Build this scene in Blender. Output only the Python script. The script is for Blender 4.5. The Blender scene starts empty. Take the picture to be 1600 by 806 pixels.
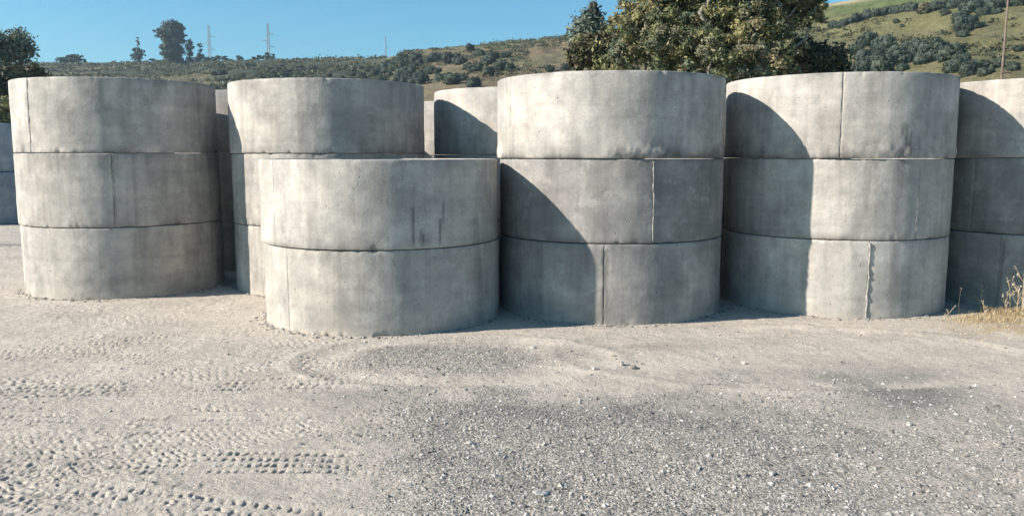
import bpy, math, random
import numpy as np
from mathutils import Vector

# ------------------------------------------------------------------ camera, sky, sun, exposure
sc = bpy.context.scene
FPX, CAMH = 1300.0, 1.70
PITCH = math.atan(161.0 / FPX)
SUN_AZ, SUN_EL = math.radians(15.3), math.radians(28.0)
cam_data = bpy.data.cameras.new('camera')
cam_data.sensor_width = 36.0
cam_data.lens = FPX / 1600.0 * 36.0
cam_data.clip_start = 0.1
cam_data.clip_end = 6000
cam = bpy.data.objects.new('camera', cam_data)
sc.collection.objects.link(cam)
cam.location = (0, 0, CAMH)
cam.rotation_euler = (math.pi / 2 - PITCH, 0, 0)
sc.camera = cam
sc.render.resolution_x, sc.render.resolution_y = 1024, 515

world = bpy.data.worlds.new('World')
sc.world = world
world.use_nodes = True
wn = world.node_tree.nodes; wl = world.node_tree.links
bg = wn['Background']
sky = wn.new('ShaderNodeTexSky')
sky.sky_type = 'NISHITA'
sky.sun_disc = False
sky.sun_elevation = SUN_EL
sky.sun_rotation = math.radians(254.7)
sky.altitude = 100
sky.air_density = 1.0
sky.dust_density = 0.6
sky.ozone_density = 1.6
tint = wn.new('ShaderNodeMix'); tint.data_type = 'RGBA'; tint.blend_type = 'MULTIPLY'
tint.inputs[0].default_value = 1.0
wl.new(sky.outputs[0], tint.inputs[6])
tint.inputs[7].default_value = (0.58, 1.15, 1.36, 1)
wl.new(tint.outputs[2], bg.inputs['Color'])
bg.inputs['Strength'].default_value = 0.057

sun_data = bpy.data.lights.new('sun', 'SUN')
sun_data.energy = 5.0
sun_data.angle = math.radians(0.53)
sun_data.color = (1.0, 0.895, 0.79)
sun = bpy.data.objects.new('sun', sun_data)
sc.collection.objects.link(sun)
sdir = Vector((-math.cos(SUN_AZ) * math.cos(SUN_EL), -math.sin(SUN_AZ) * math.cos(SUN_EL), math.sin(SUN_EL)))
sun.rotation_euler = sdir.to_track_quat('Z', 'Y').to_euler()

sc.view_settings.view_transform = 'Standard'
sc.view_settings.look = 'None'
sc.view_settings.exposure = 1.0
sc.view_settings.gamma = 1.0
sc.view_settings.use_curve_mapping = False
sc.render.engine = 'CYCLES'

# ------------------------------------------------------------------ helpers
def tag(o, label=None, cat=None, group=None, kind=None):
    if label: o['label'] = label
    if cat: o['category'] = cat
    if group: o['group'] = group
    if kind: o['kind'] = kind
    return o

def empty(name, loc):
    o = bpy.data.objects.new(name, None)
    o.empty_display_size = 0.2
    o.location = loc
    sc.collection.objects.link(o)
    return o

def make_mesh(name, V, F, mat, col=None, smooth=True, uv=None, stain=None):
    """V (n,3), F (m,3|4) numpy"""
    V = np.asarray(V, dtype=np.float32); F = np.asarray(F, dtype=np.int32)
    me = bpy.data.meshes.new(name)
    me.vertices.add(len(V)); me.vertices.foreach_set('co', V.ravel())
    k = F.shape[1]
    me.loops.add(F.size); me.loops.foreach_set('vertex_index', F.ravel())
    me.polygons.add(len(F))
    me.polygons.foreach_set('loop_start', np.arange(0, F.size, k, dtype=np.int32))
    me.polygons.foreach_set('loop_total', np.full(len(F), k, dtype=np.int32))
    me.polygons.foreach_set('use_smooth', np.full(len(F), smooth, dtype=bool))
    if col is not None:
        c = np.ones((len(V), 4), dtype=np.float32); c[:, :col.shape[1]] = col
        a = me.color_attributes.new('Col', 'FLOAT_COLOR', 'POINT')
        a.data.foreach_set('color', c.ravel())
    if stain is not None:
        a = me.attributes.new('stain', 'FLOAT', 'POINT')
        a.data.foreach_set('value', stain.astype(np.float32).ravel())
    if uv is not None:
        l = me.uv_layers.new(name='UVMap')
        l.data.foreach_set('uv', uv[F.ravel()].astype(np.float32).ravel())
    me.update(calc_edges=True)
    if mat: me.materials.append(mat)
    return me

def link(name, me, parent=None, loc=None):
    o = bpy.data.objects.new(name, me)
    if loc is not None: o.location = loc
    if parent: o.parent = parent
    sc.collection.objects.link(o)
    return o

def grid_faces(nr, nc, wrap=False):
    i = np.arange(nr - 1)[:, None]; j = np.arange(nc if wrap else nc - 1)[None, :]
    j2 = (j + 1) % nc
    a = i * nc + j; b = i * nc + j2; c = (i + 1) * nc + j2; d = (i + 1) * nc + j
    return np.stack([a, b, c, d], -1).reshape(-1, 4)

def hsh(ix, iy, s):
    n = (ix.astype(np.int64) * 374761393 + iy.astype(np.int64) * 668265263 + s * 1274126177) & 0x7fffffff
    n = ((n ^ (n >> 13)) * 1274126177) & 0x7fffffff
    n = n ^ (n >> 16)
    return (n & 0xffff) / 65535.0

def vn(x, y, s=0):
    x = np.asarray(x, dtype=float); y = np.asarray(y, dtype=float)
    x, y = np.broadcast_arrays(x, y)
    ix = np.floor(x).astype(int); iy = np.floor(y).astype(int)
    fx = x - ix; fy = y - iy
    fx = fx * fx * (3 - 2 * fx); fy = fy * fy * (3 - 2 * fy)
    a = hsh(ix, iy, s); b = hsh(ix + 1, iy, s); c = hsh(ix, iy + 1, s); d = hsh(ix + 1, iy + 1, s)
    return (a * (1 - fx) + b * fx) * (1 - fy) + (c * (1 - fx) + d * fx) * fy

def fbm(x, y, s=0, o=4):
    t = 0; a = .5; f = 1.
    for k in range(o):
        t = t + a * vn(x * f + 17.3 * k, y * f - 9.1 * k, s + k); a *= .5; f *= 2.03
    return t / (1 - .5 ** o)

def sstep(a, b, x):
    t = np.clip((x - a) / (b - a), 0, 1)
    return t * t * (3 - 2 * t)

def ray(px, py):
    x = (px - 800) / FPX; y = -(py - 403) / FPX
    return np.array([x, math.cos(PITCH) + y * math.sin(PITCH), -math.sin(PITCH) + y * math.cos(PITCH)])

def at(px, py, dist):
    d = ray(px, py); t = dist / math.hypot(d[0], d[1])
    return np.array([d[0] * t, d[1] * t, CAMH + d[2] * t])

def gnd(px, py, z=0.0):
    d = ray(px, py); t = (z - CAMH) / d[2]
    return d[0] * t, d[1] * t

def project(x, y, z):
    z = z - CAMH
    dep = y * math.cos(PITCH) - z * math.sin(PITCH); up = y * math.sin(PITCH) + z * math.cos(PITCH)
    dep = np.maximum(dep, 1e-3)
    return 800 + FPX * x / dep, 403 - FPX * up / dep

# ------------------------------------------------------------------ materials
class NT:
    def __init__(s, name):
        s.m = bpy.data.materials.new(name); s.m.use_nodes = True
        s.n = s.m.node_tree.nodes; s.l = s.m.node_tree.links
        s.b = s.n['Principled BSDF']; s.b.inputs['Specular IOR Level'].default_value = 0.25
    def new(s, t, **k):
        n = s.n.new(t)
        for a, v in k.items(): setattr(n, a, v)
        return n
    def noise(s, vec, scale, detail=4, rough=.55):
        n = s.new('ShaderNodeTexNoise'); n.inputs['Scale'].default_value = scale
        n.inputs['Detail'].default_value = detail; n.inputs['Roughness'].default_value = rough
        s.l.new(vec, n.inputs['Vector']); return n.outputs['Fac']
    def ramp(s, fac, stops):
        r = s.new('ShaderNodeValToRGB'); e = r.color_ramp.elements
        while len(e) < len(stops): e.new(.5)
        for el, (p, c) in zip(e, stops):
            el.position = p; el.color = (c, c, c, 1) if not hasattr(c, '__len__') else (*c, 1)
        s.l.new(fac, r.inputs[0]); return r.outputs[0]
    def mix(s, fac, a, b, mode='MIX'):
        n = s.new('ShaderNodeMix', data_type='RGBA', blend_type=mode)
        for i, v in ((0, fac), (6, a), (7, b)):
            if isinstance(v, (int, float)): n.inputs[i].default_value = v if i == 0 else (v, v, v, 1)
            elif isinstance(v, tuple): n.inputs[i].default_value = (*v, 1)
            else: s.l.new(v, n.inputs[i])
        return n.outputs[2]
    def math(s, op, a, b=0.0):
        n = s.new('ShaderNodeMath', operation=op)
        for i, v in ((0, a), (1, b)):
            if isinstance(v, (int, float)): n.inputs[i].default_value = v
            else: s.l.new(v, n.inputs[i])
        return n.outputs[0]
    def mapping(s, vec, scale=(1, 1, 1)):
        n = s.new('ShaderNodeMapping'); n.inputs['Scale'].default_value = scale
        s.l.new(vec, n.inputs['Vector']); return n.outputs[0]
    def bump(s, h, dist, strength=1.0, prev=None):
        n = s.new('ShaderNodeBump'); n.inputs['Distance'].default_value = dist
        n.inputs['Strength'].default_value = strength
        s.l.new(h, n.inputs['Height'])
        if prev: s.l.new(prev, n.inputs['Normal'])
        return n.outputs[0]
    def out(s, col, rough=.9, nrm=None):
        if isinstance(col, tuple): s.b.inputs['Base Color'].default_value = (*col, 1)
        else: s.l.new(col, s.b.inputs['Base Color'])
        s.b.inputs['Roughness'].default_value = rough
        if nrm: s.l.new(nrm, s.b.inputs['Normal'])
        return s.m

def concrete_material(name, base, warm):
    t = NT(name)
    uv = t.new('ShaderNodeUVMap', uv_map='UVMap').outputs[0]
    blot = t.noise(uv, 2.2, 5, .6)
    blot2 = t.noise(t.mapping(uv, (1.0, 1.0, 1)), 7, 6, .65)
    vert = t.noise(t.mapping(uv, (9, .8, 1)), 1.6, 5, .6)
    hori = t.noise(t.mapping(uv, (.5, 9, 1)), 1.2, 4, .6)
    fine = t.noise(uv, 60, 4, .7)
    c = t.ramp(blot, [(.3, tuple(v * .78 for v in base)), (.5, base), (.72, tuple(min(.9, v * 1.2) for v in warm))])
    c = t.mix(.6, c, t.ramp(blot2, [(.3, .74), (.5, .98), (.7, 1.08)]), 'MULTIPLY')
    c = t.mix(.38, c, t.ramp(vert, [(.32, .68), (.5, 1.0), (.68, 1.1)]), 'MULTIPLY')
    c = t.mix(.5, c, t.ramp(hori, [(.3, .8), (.5, 1.0), (.7, 1.06)]), 'MULTIPLY')
    c = t.mix(.7, c, t.ramp(fine, [(.3, .8), (.5, 1.0), (.75, 1.1)]), 'MULTIPLY')
    pan = t.noise(t.mapping(uv, (1.7, .03, 1)), 1.0, 3, .8)
    c = t.mix(.75, c, t.ramp(pan, [(.36, .80), (.44, .95), (.47, 1.0), (.56, 1.0), (.60, 1.10)]), 'MULTIPLY')
    rnd = t.new('ShaderNodeObjectInfo').outputs['Random']
    c = t.mix(1.0, c, t.ramp(rnd, [(0.0, .90), (1.0, 1.08)]), 'MULTIPLY')
    warmn = t.noise(uv, 1.1, 4, .6)
    c = t.mix(t.ramp(warmn, [(.45, 0.0), (.7, .22)]), c, t.mix(1.0, c, (1.10, .98, .84), 'MULTIPLY'))
    # lime bloom: pale wandering stains
    bl = t.noise(uv, 4.2, 7, .7)
    c = t.mix(t.ramp(bl, [(.56, 0.0), (.62, .22), (.70, 0.03)]), c, (.62, .60, .55))
    # hairline marks
    w = t.new('ShaderNodeTexNoise'); w.inputs['Scale'].default_value = 3; w.inputs['Detail'].default_value = 5
    t.l.new(uv, w.inputs['Vector'])
    crack = t.ramp(w.outputs['Fac'], [(.488, 0.0), (.497, .28), (.506, 0.0)])
    c = t.mix(crack, c, (.17, .16, .15))
    # pores
    vo = t.new('ShaderNodeTexVoronoi'); vo.inputs['Scale'].default_value = 22
    t.l.new(uv, vo.inputs['Vector'])
    sel = t.ramp(t.noise(uv, 9, 2), [(.56, 0.0), (.66, 1.0)])
    pore = t.math('MULTIPLY', t.ramp(vo.outputs['Distance'], [(.10, 1.0), (.20, 0.0)]), sel)
    c = t.mix(t.math('MULTIPLY', pore, .38), c, (.10, .10, .10))
    st = t.new('ShaderNodeAttribute', attribute_name='stain').outputs['Fac']
    c = t.mix(st, c, (.10, .098, .095))
    ds = t.new('ShaderNodeAttribute', attribute_name='Col').outputs['Fac']
    c = t.mix(ds, c, (.45, .41, .35))
    hgt = t.math('ADD', t.math('MULTIPLY', fine, .35), t.math('MULTIPLY', blot2, 1.0))
    nr = t.bump(hgt, .012, .55)
    nr = t.bump(t.math('MULTIPLY', pore, -1.0), .006, .9, nr)
    nr = t.bump(t.noise(uv, 170, 3, .7), .003, .6, nr)
    return t.out(c, .93, nr)

M_CONC = concrete_material('weathered_concrete', (.395, .376, .345), (.45, .425, .385))
M_CONC_G = concrete_material('grey_concrete', (.405, .386, .352), (.46, .437, .395))
M_PIPE = concrete_material('shade_blue_pipe_concrete', (.27, .305, .33), (.32, .35, .37))  # blue cast of the far stack's shade put into its base colour
M_CONC_D = concrete_material('dusty_shaded_concrete', (.27, .262, .248), (.33, .318, .298))  # dusty grey, with the shade of the shadowed rings deepened in the colour

def simple(name, col, rough=.9, nscale=12, amt=.4, bump=.01):
    t = NT(name)
    co = t.new('ShaderNodeTexCoord').outputs['Object']
    n = t.noise(co, nscale, 6, .65)
    c = t.mix(amt, col, t.ramp(n, [(.3, .45), (.5, 1.0), (.72, 1.4)]), 'MULTIPLY')
    return t.out(c, rough, t.bump(n, bump, .8))

M_SEAM = simple('rough_mortar', (.33, .32, .295), .95, 40, .8, .02)
M_STONE = simple('pale_limestone', (.46, .44, .40), .95, 30, .6, .01)
M_STONE_D = simple('brown_dry_clod', (.30, .27, .235), .95, 30, .6, .01)
M_BARK = simple('pale_bark', (.34, .31, .26), .95, 25, .9, .02)
M_BARK_P = simple('grey_bark', (.25, .24, .20), .95, 25, .7, .02)
M_BARK_D = simple('dark_bark', (.13, .11, .09), .95, 25, .9, .02)
M_STEEL = simple('galvanised_steel', (.30, .31, .33), .6, 6, .3, .002)
M_RUST = simple('rusty_brown_pole', (.15, .115, .095), .85, 9, .7, .004)
M_WIRE = simple('power_wire', (.22, .22, .23), .6, 6, .2, .001)

def leaf_material(name, rough=.6, transl=.25):
    t = NT(name)
    a = t.new('ShaderNodeAttribute', attribute_name='Col').outputs['Color']
    t.l.new(a, t.b.inputs['Base Color']); t.b.inputs['Roughness'].default_value = rough
    tr = t.new('ShaderNodeBsdfTranslucent'); t.l.new(a, tr.inputs[0])
    mx = t.new('ShaderNodeMixShader'); mx.inputs[0].default_value = transl
    t.l.new(t.b.outputs[0], mx.inputs[1]); t.l.new(tr.outputs[0], mx.inputs[2])
    t.l.new(mx.outputs[0], t.n['Material Output'].inputs[0])
    return t.m
M_LEAF = leaf_material('leaves')
M_STRAW = leaf_material('dry_straw', .8, .3)

# yard ground: colour zones come from an attribute (dust, gravel), grain from noise
t = NT('dusty_gravel')
geo = t.new('ShaderNodeTexCoord').outputs['Object']
att = t.new('ShaderNodeAttribute', attribute_name='Col').outputs['Color']
sep = t.new('ShaderNodeSeparateColor'); t.l.new(att, sep.inputs[0])
grav, dark, straw = sep.outputs[0], sep.outputs[1], sep.outputs[2]
drift = t.noise(t.mapping(geo, (.7, 2.6, 1)), 1.6, 6, .65); n1 = t.noise(geo, 1.3, 6, .6); n2 = t.noise(geo, 9, 6, .65); n3 = t.noise(geo, 38, 5, .75); n4 = t.noise(geo, 130, 3, .7)
dust = t.ramp(n1, [(.3, (.45, .405, .345)), (.5, (.535, .482, .41)), (.7, (.60, .545, .465))])
dust = t.mix(.8, dust, t.ramp(n2, [(.3, .80), (.5, 1.0), (.7, 1.08)]), 'MULTIPLY')
gr = t.ramp(n3, [(.25, (.27, .25, .22)), (.5, (.46, .43, .375)), (.72, (.60, .56, .49))])
gr = t.mix(.7, gr, t.ramp(n4, [(.3, .55), (.5, 1.0), (.7, 1.3)]), 'MULTIPLY')
vg = t.new('ShaderNodeTexVoronoi'); vg.inputs['Scale'].default_value = 62; vg.inputs['Randomness'].default_value = 1.0
wv = t.new('ShaderNodeVectorMath', operation='ADD'); t.l.new(geo, wv.inputs[0])
nv = t.new('ShaderNodeTexNoise'); nv.inputs['Scale'].default_value = 30; t.l.new(geo, nv.inputs['Vector'])
sv = t.new('ShaderNodeVectorMath', operation='SCALE'); t.l.new(nv.outputs['Color'], sv.inputs[0]); sv.inputs['Scale'].default_value = .02
t.l.new(sv.outputs[0], wv.inputs[1]); t.l.new(wv.outputs[0], vg.inputs['Vector'])
vsep = t.new('ShaderNodeSeparateColor'); t.l.new(vg.outputs['Color'], vsep.inputs[0])
gr = t.mix(.85, gr, t.ramp(vsep.outputs[0], [(0.0, .50), (.35, .85), (.7, 1.2), (1.0, 1.75)]), 'MULTIPLY')
gr = t.mix(t.ramp(vg.outputs['Distance'], [(.4, 0.0), (.8, .6)]), gr, (.07, .066, .06))
gm = t.math('ADD', grav, t.math('ADD', t.math('MULTIPLY', t.math('SUBTRACT', n2, .5), 1.3), t.math('MULTIPLY', t.math('SUBTRACT', drift, .5), 2.2)))
c = t.mix(t.ramp(gm, [(.12, .12), (.85, .86)]), dust, gr)
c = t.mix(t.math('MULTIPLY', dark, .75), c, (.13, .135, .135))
c = t.mix(straw, c, (.46, .37, .23))
c = t.mix(.45, c, t.ramp(n4, [(.3, .7), (.5, 1.0), (.72, 1.15)]), 'MULTIPLY')
nr = t.bump(n2, .02, .5)
nr = t.bump(n3, .02, .9, nr)
pk = t.math('MULTIPLY', t.math('SUBTRACT', .8, vg.outputs['Distance']), t.math('ADD', t.math('MULTIPLY', gm, .9), .15))
nr = t.bump(pk, .012, 1.0, nr)
nr = t.bump(n4, .006, .9, nr)
M_GROUND = t.out(c, .97, nr)

t = NT('hillside')
geo = t.new('ShaderNodeTexCoord').outputs['Object']
att = t.new('ShaderNodeAttribute', attribute_name='Col').outputs['Color']
m1 = t.noise(geo, .12, 6, .65); m2 = t.noise(geo, .6, 6, .7); m3 = t.noise(geo, 2.5, 4, .7)
c = t.mix(.7, att, t.ramp(m1, [(.3, .62), (.5, 1.0), (.7, 1.2)]), 'MULTIPLY')
c = t.mix(.8, c, t.ramp(m2, [(.3, .6), (.5, 1.0), (.7, 1.25)]), 'MULTIPLY')
c = t.mix(.7, c, t.ramp(m3, [(.3, .62), (.5, 1.0), (.7, 1.25)]), 'MULTIPLY')
nr = t.bump(m2, 1.2, .8)
nr = t.bump(m3, .5, .8, nr)
M_HILL = t.out(c, .97, nr)

# ------------------------------------------------------------------ the setting: terrain
SKY_TAB = [(-700, 108, 330, 60), (-200, 103, 330, 60), (0, 100, 330, 60), (100, 98, 330, 60), (300, 97, 320, 60), (350, 95, 310, 60), (430, 92.5, 300, 60),
           (600, 91, 260, 60), (626, 84, 235, 60), (655, 78, 225, 58), (700, 73, 215, 58), (760, 66, 205, 58), (850, 59, 200, 56),
           (900, 54, 195, 55), (1000, 40, 190, 55), (1100, 28, 190, 54), (1200, 16, 190, 52), (1290, 5, 190, 50), (1400, -10, 190, 48), (1600, -40, 185, 46), (1900, -70, 180, 45), (2600, -110, 180, 45)]
_th, _te, _rd, _r0 = [], [], [], []
for px, py, rd, r0 in SKY_TAB:
    d = ray(px, py); h = math.hypot(d[0], d[1])
    _th.append(math.atan2(d[0], d[1])); _te.append(d[2] / h); _rd.append(rd); _r0.append(r0)

def terrain_z(x, y):
    th = np.arctan2(x, y); r = np.hypot(x, y)
    te = np.interp(th, _th, _te); R = np.interp(th, _th, _rd); r0 = np.interp(th, _th, _r0)
    Z = CAMH + te * R
    t = np.clip((r - r0) / (R - r0), 0, 1)
    z = Z * t ** 1.06
    win = np.clip(t * 5, 0, 1) * np.clip((1 - t) * 6, 0, 1)
    # gullies and spurs running down the slope, broad lumps
    g = (fbm(x * .035 + 3, y * .012, 11, 4) - .5) * 9
    g2 = (fbm(x * .10, y * .05, 21, 4) - .5) * 3.2
    g3 = (fbm(x * .4, y * .3, 31, 3) - .5) * .8
    right = sstep(-.05, .25, th)
    z = z + win * (g * (.35 + .65 * right) + g2 + g3)
    z = z + np.where(r > R, -(r - R) * .02, 0)
    z = z + (fbm(x * .15, y * .15, 41, 3) - .5) * .9 * np.clip(t * 8, 0, 1) * (r >= R * .85)
    return np.where(r < r0, -0.12, np.maximum(z - .12, -.12))

def on_hill(px, py):
    """first point of the hillside seen along a line of sight"""
    d = ray(px, py); d = d / math.hypot(d[0], d[1])
    rr = np.arange(46, 420, .5)
    z = terrain_z(d[0] * rr, d[1] * rr)
    k = np.argmax(z >= CAMH + d[2] * rr)
    if z[k] < CAMH + d[2] * rr[k]: return None
    return np.array([d[0] * rr[k], d[1] * rr[k], z[k]])

NT_, NR_ = 620, 260
ths = np.linspace(math.radians(-62), math.radians(62), NT_)
rs = np.concatenate([np.linspace(42, 345, 215), np.linspace(352, 1450, NR_ - 215)])
TH, RR = np.meshgrid(ths, rs)
X = RR * np.sin(TH); Y = RR * np.cos(TH); Z = terrain_z(X, Y)
PX, PY = project(X, Y, Z)
n_a = fbm(X * .05, Y * .05, 5, 5); n_b = fbm(X * .16, Y * .11, 6, 4); n_c = fbm(X * .02 + 5, Y * .06, 8, 4)
def C3(r, g, b): return np.array([r, g, b])[None, None, :]
def lay(base, c, m): return base * (1 - m[..., None]) + c * m[..., None]
colr = np.ones(X.shape + (3,)) * C3(.175, .155, .085)
colr = lay(colr, C3(.10, .115, .055), sstep(.42, .62, n_a))
colr = lay(colr, C3(.21, .19, .105), sstep(.52, .66, n_b) * .6)
colr = lay(colr, C3(.22, .165, .105), sstep(.50, .60, n_c) * sstep(600, 700, PX) * (1 - sstep(900, 1000, PX)) * .7)   # bare soil
left = 1 - sstep(560, 660, PX)
colr = lay(colr, C3(.065, .078, .045), left * sstep(.34, .54, n_a + .25 * (sstep(330, 450, PX)) - .02))
right = sstep(1180, 1330, PX)
colr = lay(colr, C3(.17, .162, .072), right * (.35 + .65 * sstep(.4, .6, n_b)))
# mown field high on the right slope with a bare strip along its top
fy = 40 - (PX - 1250) * .155
fld = right * sstep(0, 10, fy - PY)
colr = lay(colr, C3(.14, .18, .062), fld * .85)
colr = lay(colr, C3(.42, .35, .23), fld * sstep(0, 5, (14 - (PX - 1290) * .16) - PY) * (1 - sstep(1500, 1560, PX)))
me = make_mesh('hills', np.stack([X, Y, Z], -1).reshape(-1, 3), grid_faces(NR_, NT_), M_HILL, colr.reshape(-1, 3))
tag(link('hills', me), kind='structure')

# far ground sheet
s_ = 1550
V = np.array([(-s_, -50, -.09), (s_, -50, -.09), (s_, s_, -.09), (-s_, s_, -.09)])
me = make_mesh('ground', V, np.array([[0, 1, 2, 3]]), M_GROUND, np.array([[.25, .0, 0]] * 4))
tag(link('ground', me), kind='structure')

# ------------------------------------------------------------------ the yard: relief with tyre tread marks
rng = np.random.default_rng(5)
ys = [2.7]
while ys[-1] < 10.5: ys.append(ys[-1] + .0075 * (ys[-1] / 4) ** 1.7)
while ys[-1] < 48: ys.append(ys[-1] + .06 * (ys[-1] / 8))
ys = np.array(ys)
NC = 1150
u = np.linspace(-.84, .84, NC)
X = u[None, :] * (ys[:, None] + .6); Y = np.repeat(ys[:, None], NC, 1)

STACKS = [  # name, x, y, outer radius
    ('A', -5.043, 10.839, 1.19), ('B', -2.38, 11.008, 1.23), ('F', -1.382, 8.90, 1.235), ('D', 1.10, 9.43, 1.243), ('E', 3.75, 9.75, 1.232),
    ('K', 6.30, 9.98, 1.23), ('G', .12, 12.02, 1.23), ('C', -4.05, 13.35, 1.23), ('H', -.9, 14.4, 1.23),
    ('M', 2.55, 12.15, 1.23), ('N', 5.05, 12.4, 1.23)]

def yard_relief(X, Y):
    z = (fbm(X * .45, Y * .45, 51, 4) - .5) * .05
    z += (fbm(X * 3.1, Y * 3.1, 52, 3) - .5) * .02
    z += (fbm(X * 16, Y * 16, 53, 3) - .5) * .010
    PXg, PYg = project(X, Y, 0 * X)
    leftm = 1 - sstep(420, 800, PXg + 160 * (fbm(X * .8, Y * .8, 54, 3) - .5))
    # list of passes: x0, y0, heading, curvature, width, lug pitch, seed
    r = random.Random(11)
    tracks = [(-2.0, 3.55, -.42, .05, .34, .052), (-2.3, 4.05, -.30, .02, .36, .060), (-1.9, 4.45, .05, -.06, .34, .05), (-2.6, 4.7, .22, .03, .40, .064),
              (-2.4, 5.1, -.05, .05, .34, .052), (-2.8, 5.5, .12, -.05, .38, .060), (-2.6, 5.9, .02, .05, .34, .055), (-2.8, 6.3, .2, -.03, .40, .066),
              (-2.6, 6.8, -.06, .03, .36, .058), (-2.9, 7.3, .10, .04, .40, .066), (-3.4, 7.9, .04, -.02, .40, .07), (-3.6, 8.6, .12, .0, .42, .075),
              (-1.2, 3.75, -.25, .06, .34, .055), (-2.9, 3.9, .62, .0, .30, .05), (-4.4, 7.0, .5, .02, .36, .06), (-1.0, 5.0, .16, .04, .34, .055), (-1.4, 6.1, .02, -.05, .36, .06)]
    for k, (x0, y0, a, cv, w, p) in enumerate(tracks):
        ca, sa = math.cos(a), math.sin(a)
        s = (X - x0) * ca + (Y - y0) * sa
        v = -(X - x0) * sa + (Y - y0) * ca - cv * s * s
        q = v / (w / 2)
        inside = (1 - sstep(.92, 1.06, np.abs(q)))
        if inside.max() <= 0: continue
        # lug blocks: three or four rows, chevron offset
        nrow = 4
        rowf = (q + 1) / 2 * nrow
        row = np.floor(rowf); fr = rowf - row
        ph = s / p + row * .5 + (fr - .5) * (.55 if k % 2 else -.5) + hsh(row.astype(int), row.astype(int) * 0 + k, 77)
        fs = ph - np.floor(ph)
        wb = (vn(s * 31, q * 5, 200 + k) - .5) * .5
        fs = (fs + wb) % 1.0
        lug = sstep(.0, .18, fs) * (1 - sstep(.34, .56, fs)) * sstep(.08, .3, fr) * (1 - sstep(.62, .85, fr)) * sstep(.15, .45, vn(s * 23, q * 3, 240 + k))
        fade = sstep(.36, .6, fbm(X * 1.6 + k, Y * 1.6, 60 + k, 3)) * leftm * (.5 + .5 * r.random())
        depth = .011 * lug * (.15 + 1.25 * vn(X * 7, Y * 7, 90 + k) ** 1.3)
        z = np.where(inside * fade > .02, z * (1 - .45 * inside * fade) - (depth + .004) * inside * fade + .004 * fade * inside * (1 - lug), z)
        z += .006 * np.exp(-((np.abs(q) - 1.12) / .12) ** 2) * fade
    # churned loose crumbs in between
    z += leftm * .006 * np.maximum(0, fbm(X * 24, Y * 24, 57, 2) - .56) * 5 * sstep(.4, .6, fbm(X * 2, Y * 2, 58, 2))
    # turning ruts: two shallow curved wheel lines in front of the short stack
    loops = []
    for (px, py, rx, ry, wd) in ((710, 566, 212, 34, .10), (1250, 560, 330, 44, .12)):
        cx, cy = gnd(px, py); ex, _ = gnd(px + rx, py); _, ey = gnd(px, py - ry); _, ey2 = gnd(px, py + ry)
        cy = (ey + ey2) / 2
        A = abs(ex - cx); B = abs(ey - ey2) / 2
        d = (np.sqrt(((X - cx) / A) ** 2 + ((Y - cy) / B) ** 2) - 1) * min(A, B)
        band = np.exp(-(d / wd) ** 2) * sstep(.25, .5, fbm(X * 1.3, Y * 1.3, 71, 3))
        loops.append(band)
        z += -.012 * band + .014 * np.exp(-((d - .17) / .06) ** 2)
    # soil banked against the rings
    for n, cx, cy, R in STACKS:
        d = np.hypot(X - cx, Y - cy) - R
        z = np.where(d < .5, z * sstep(-.02, .35, np.maximum(d, 0)) , z)
        z += .012 * np.exp(-(np.maximum(d, 0) / .06) ** 2) * (fbm(X * 8, Y * 8, 73, 3) - .2) * 2
        z = np.where(d < -.03, -.02, z)
    return z, leftm, loops, PXg, PYg

Z, leftm, loops, PXg, PYg = yard_relief(X, Y)
edge = np.minimum(1 - sstep(.78, .84, np.abs(u))[None, :], sstep(2.7, 2.9, Y)) * (1 - sstep(44, 48, Y))
Z = Z * edge - .13 * (1 - edge)
# colour zones
wob = fbm(X * .9, Y * .9, 81, 4) - .5
wob2 = fbm(X * 2.4, Y * 2.4, 86, 4) - .5
grv = sstep(430, 780, PXg + 360 * wob + 150 * wob2) * sstep(560, 680, PYg + 150 * wob + 90 * wob2)
grv *= 1 - .45 * sstep(1150, 1420, PXg + 200 * wob)
grv = np.maximum(grv, .95 * np.exp(-(((PXg - 690) / 190) ** 2 + ((PYg - 562) / 26) ** 2) ** 2))
patch = lambda cx, cy, rx, ry: np.exp(-(((PXg - cx + 60 * wob) / rx) ** 2 + ((PYg - cy + 14 * wob) / ry) ** 2) ** 1.5)
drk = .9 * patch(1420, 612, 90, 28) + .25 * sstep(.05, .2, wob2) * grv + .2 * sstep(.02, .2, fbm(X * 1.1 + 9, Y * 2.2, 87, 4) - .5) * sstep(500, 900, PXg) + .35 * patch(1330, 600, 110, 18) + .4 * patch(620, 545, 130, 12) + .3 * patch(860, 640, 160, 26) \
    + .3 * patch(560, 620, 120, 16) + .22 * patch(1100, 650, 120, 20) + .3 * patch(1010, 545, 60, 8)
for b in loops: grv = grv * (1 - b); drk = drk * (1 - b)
drk += .8 * np.exp(-((Y - 15.75) / .22) ** 2) * sstep(-5.5, -7.5, X)  # shadow band of an unseen object, painted into the ground colour
strw = np.exp(-(np.maximum(0, np.hypot((PXg - 1600) / 130, (PYg - 505) / 26) - .55) / .35) ** 2) * sstep(.3, .55, fbm(X * 3, Y * 5, 83, 3))
far = sstep(12, 16, Y)
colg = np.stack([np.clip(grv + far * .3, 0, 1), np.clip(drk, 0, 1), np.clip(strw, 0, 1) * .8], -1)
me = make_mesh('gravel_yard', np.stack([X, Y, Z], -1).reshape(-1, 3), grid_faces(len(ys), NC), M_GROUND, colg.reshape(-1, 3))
tag(link('gravel_yard', me), kind='structure')
YARD = (X, Y, Z)
def yard_z(x, y):
    j = int(np.clip(np.searchsorted(ys, y), 0, len(ys) - 1)); i = int(np.clip((x / (ys[j] + .6) + .84) / 1.68 * (NC - 1), 0, NC - 1))
    return float(Z[j, i])

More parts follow.
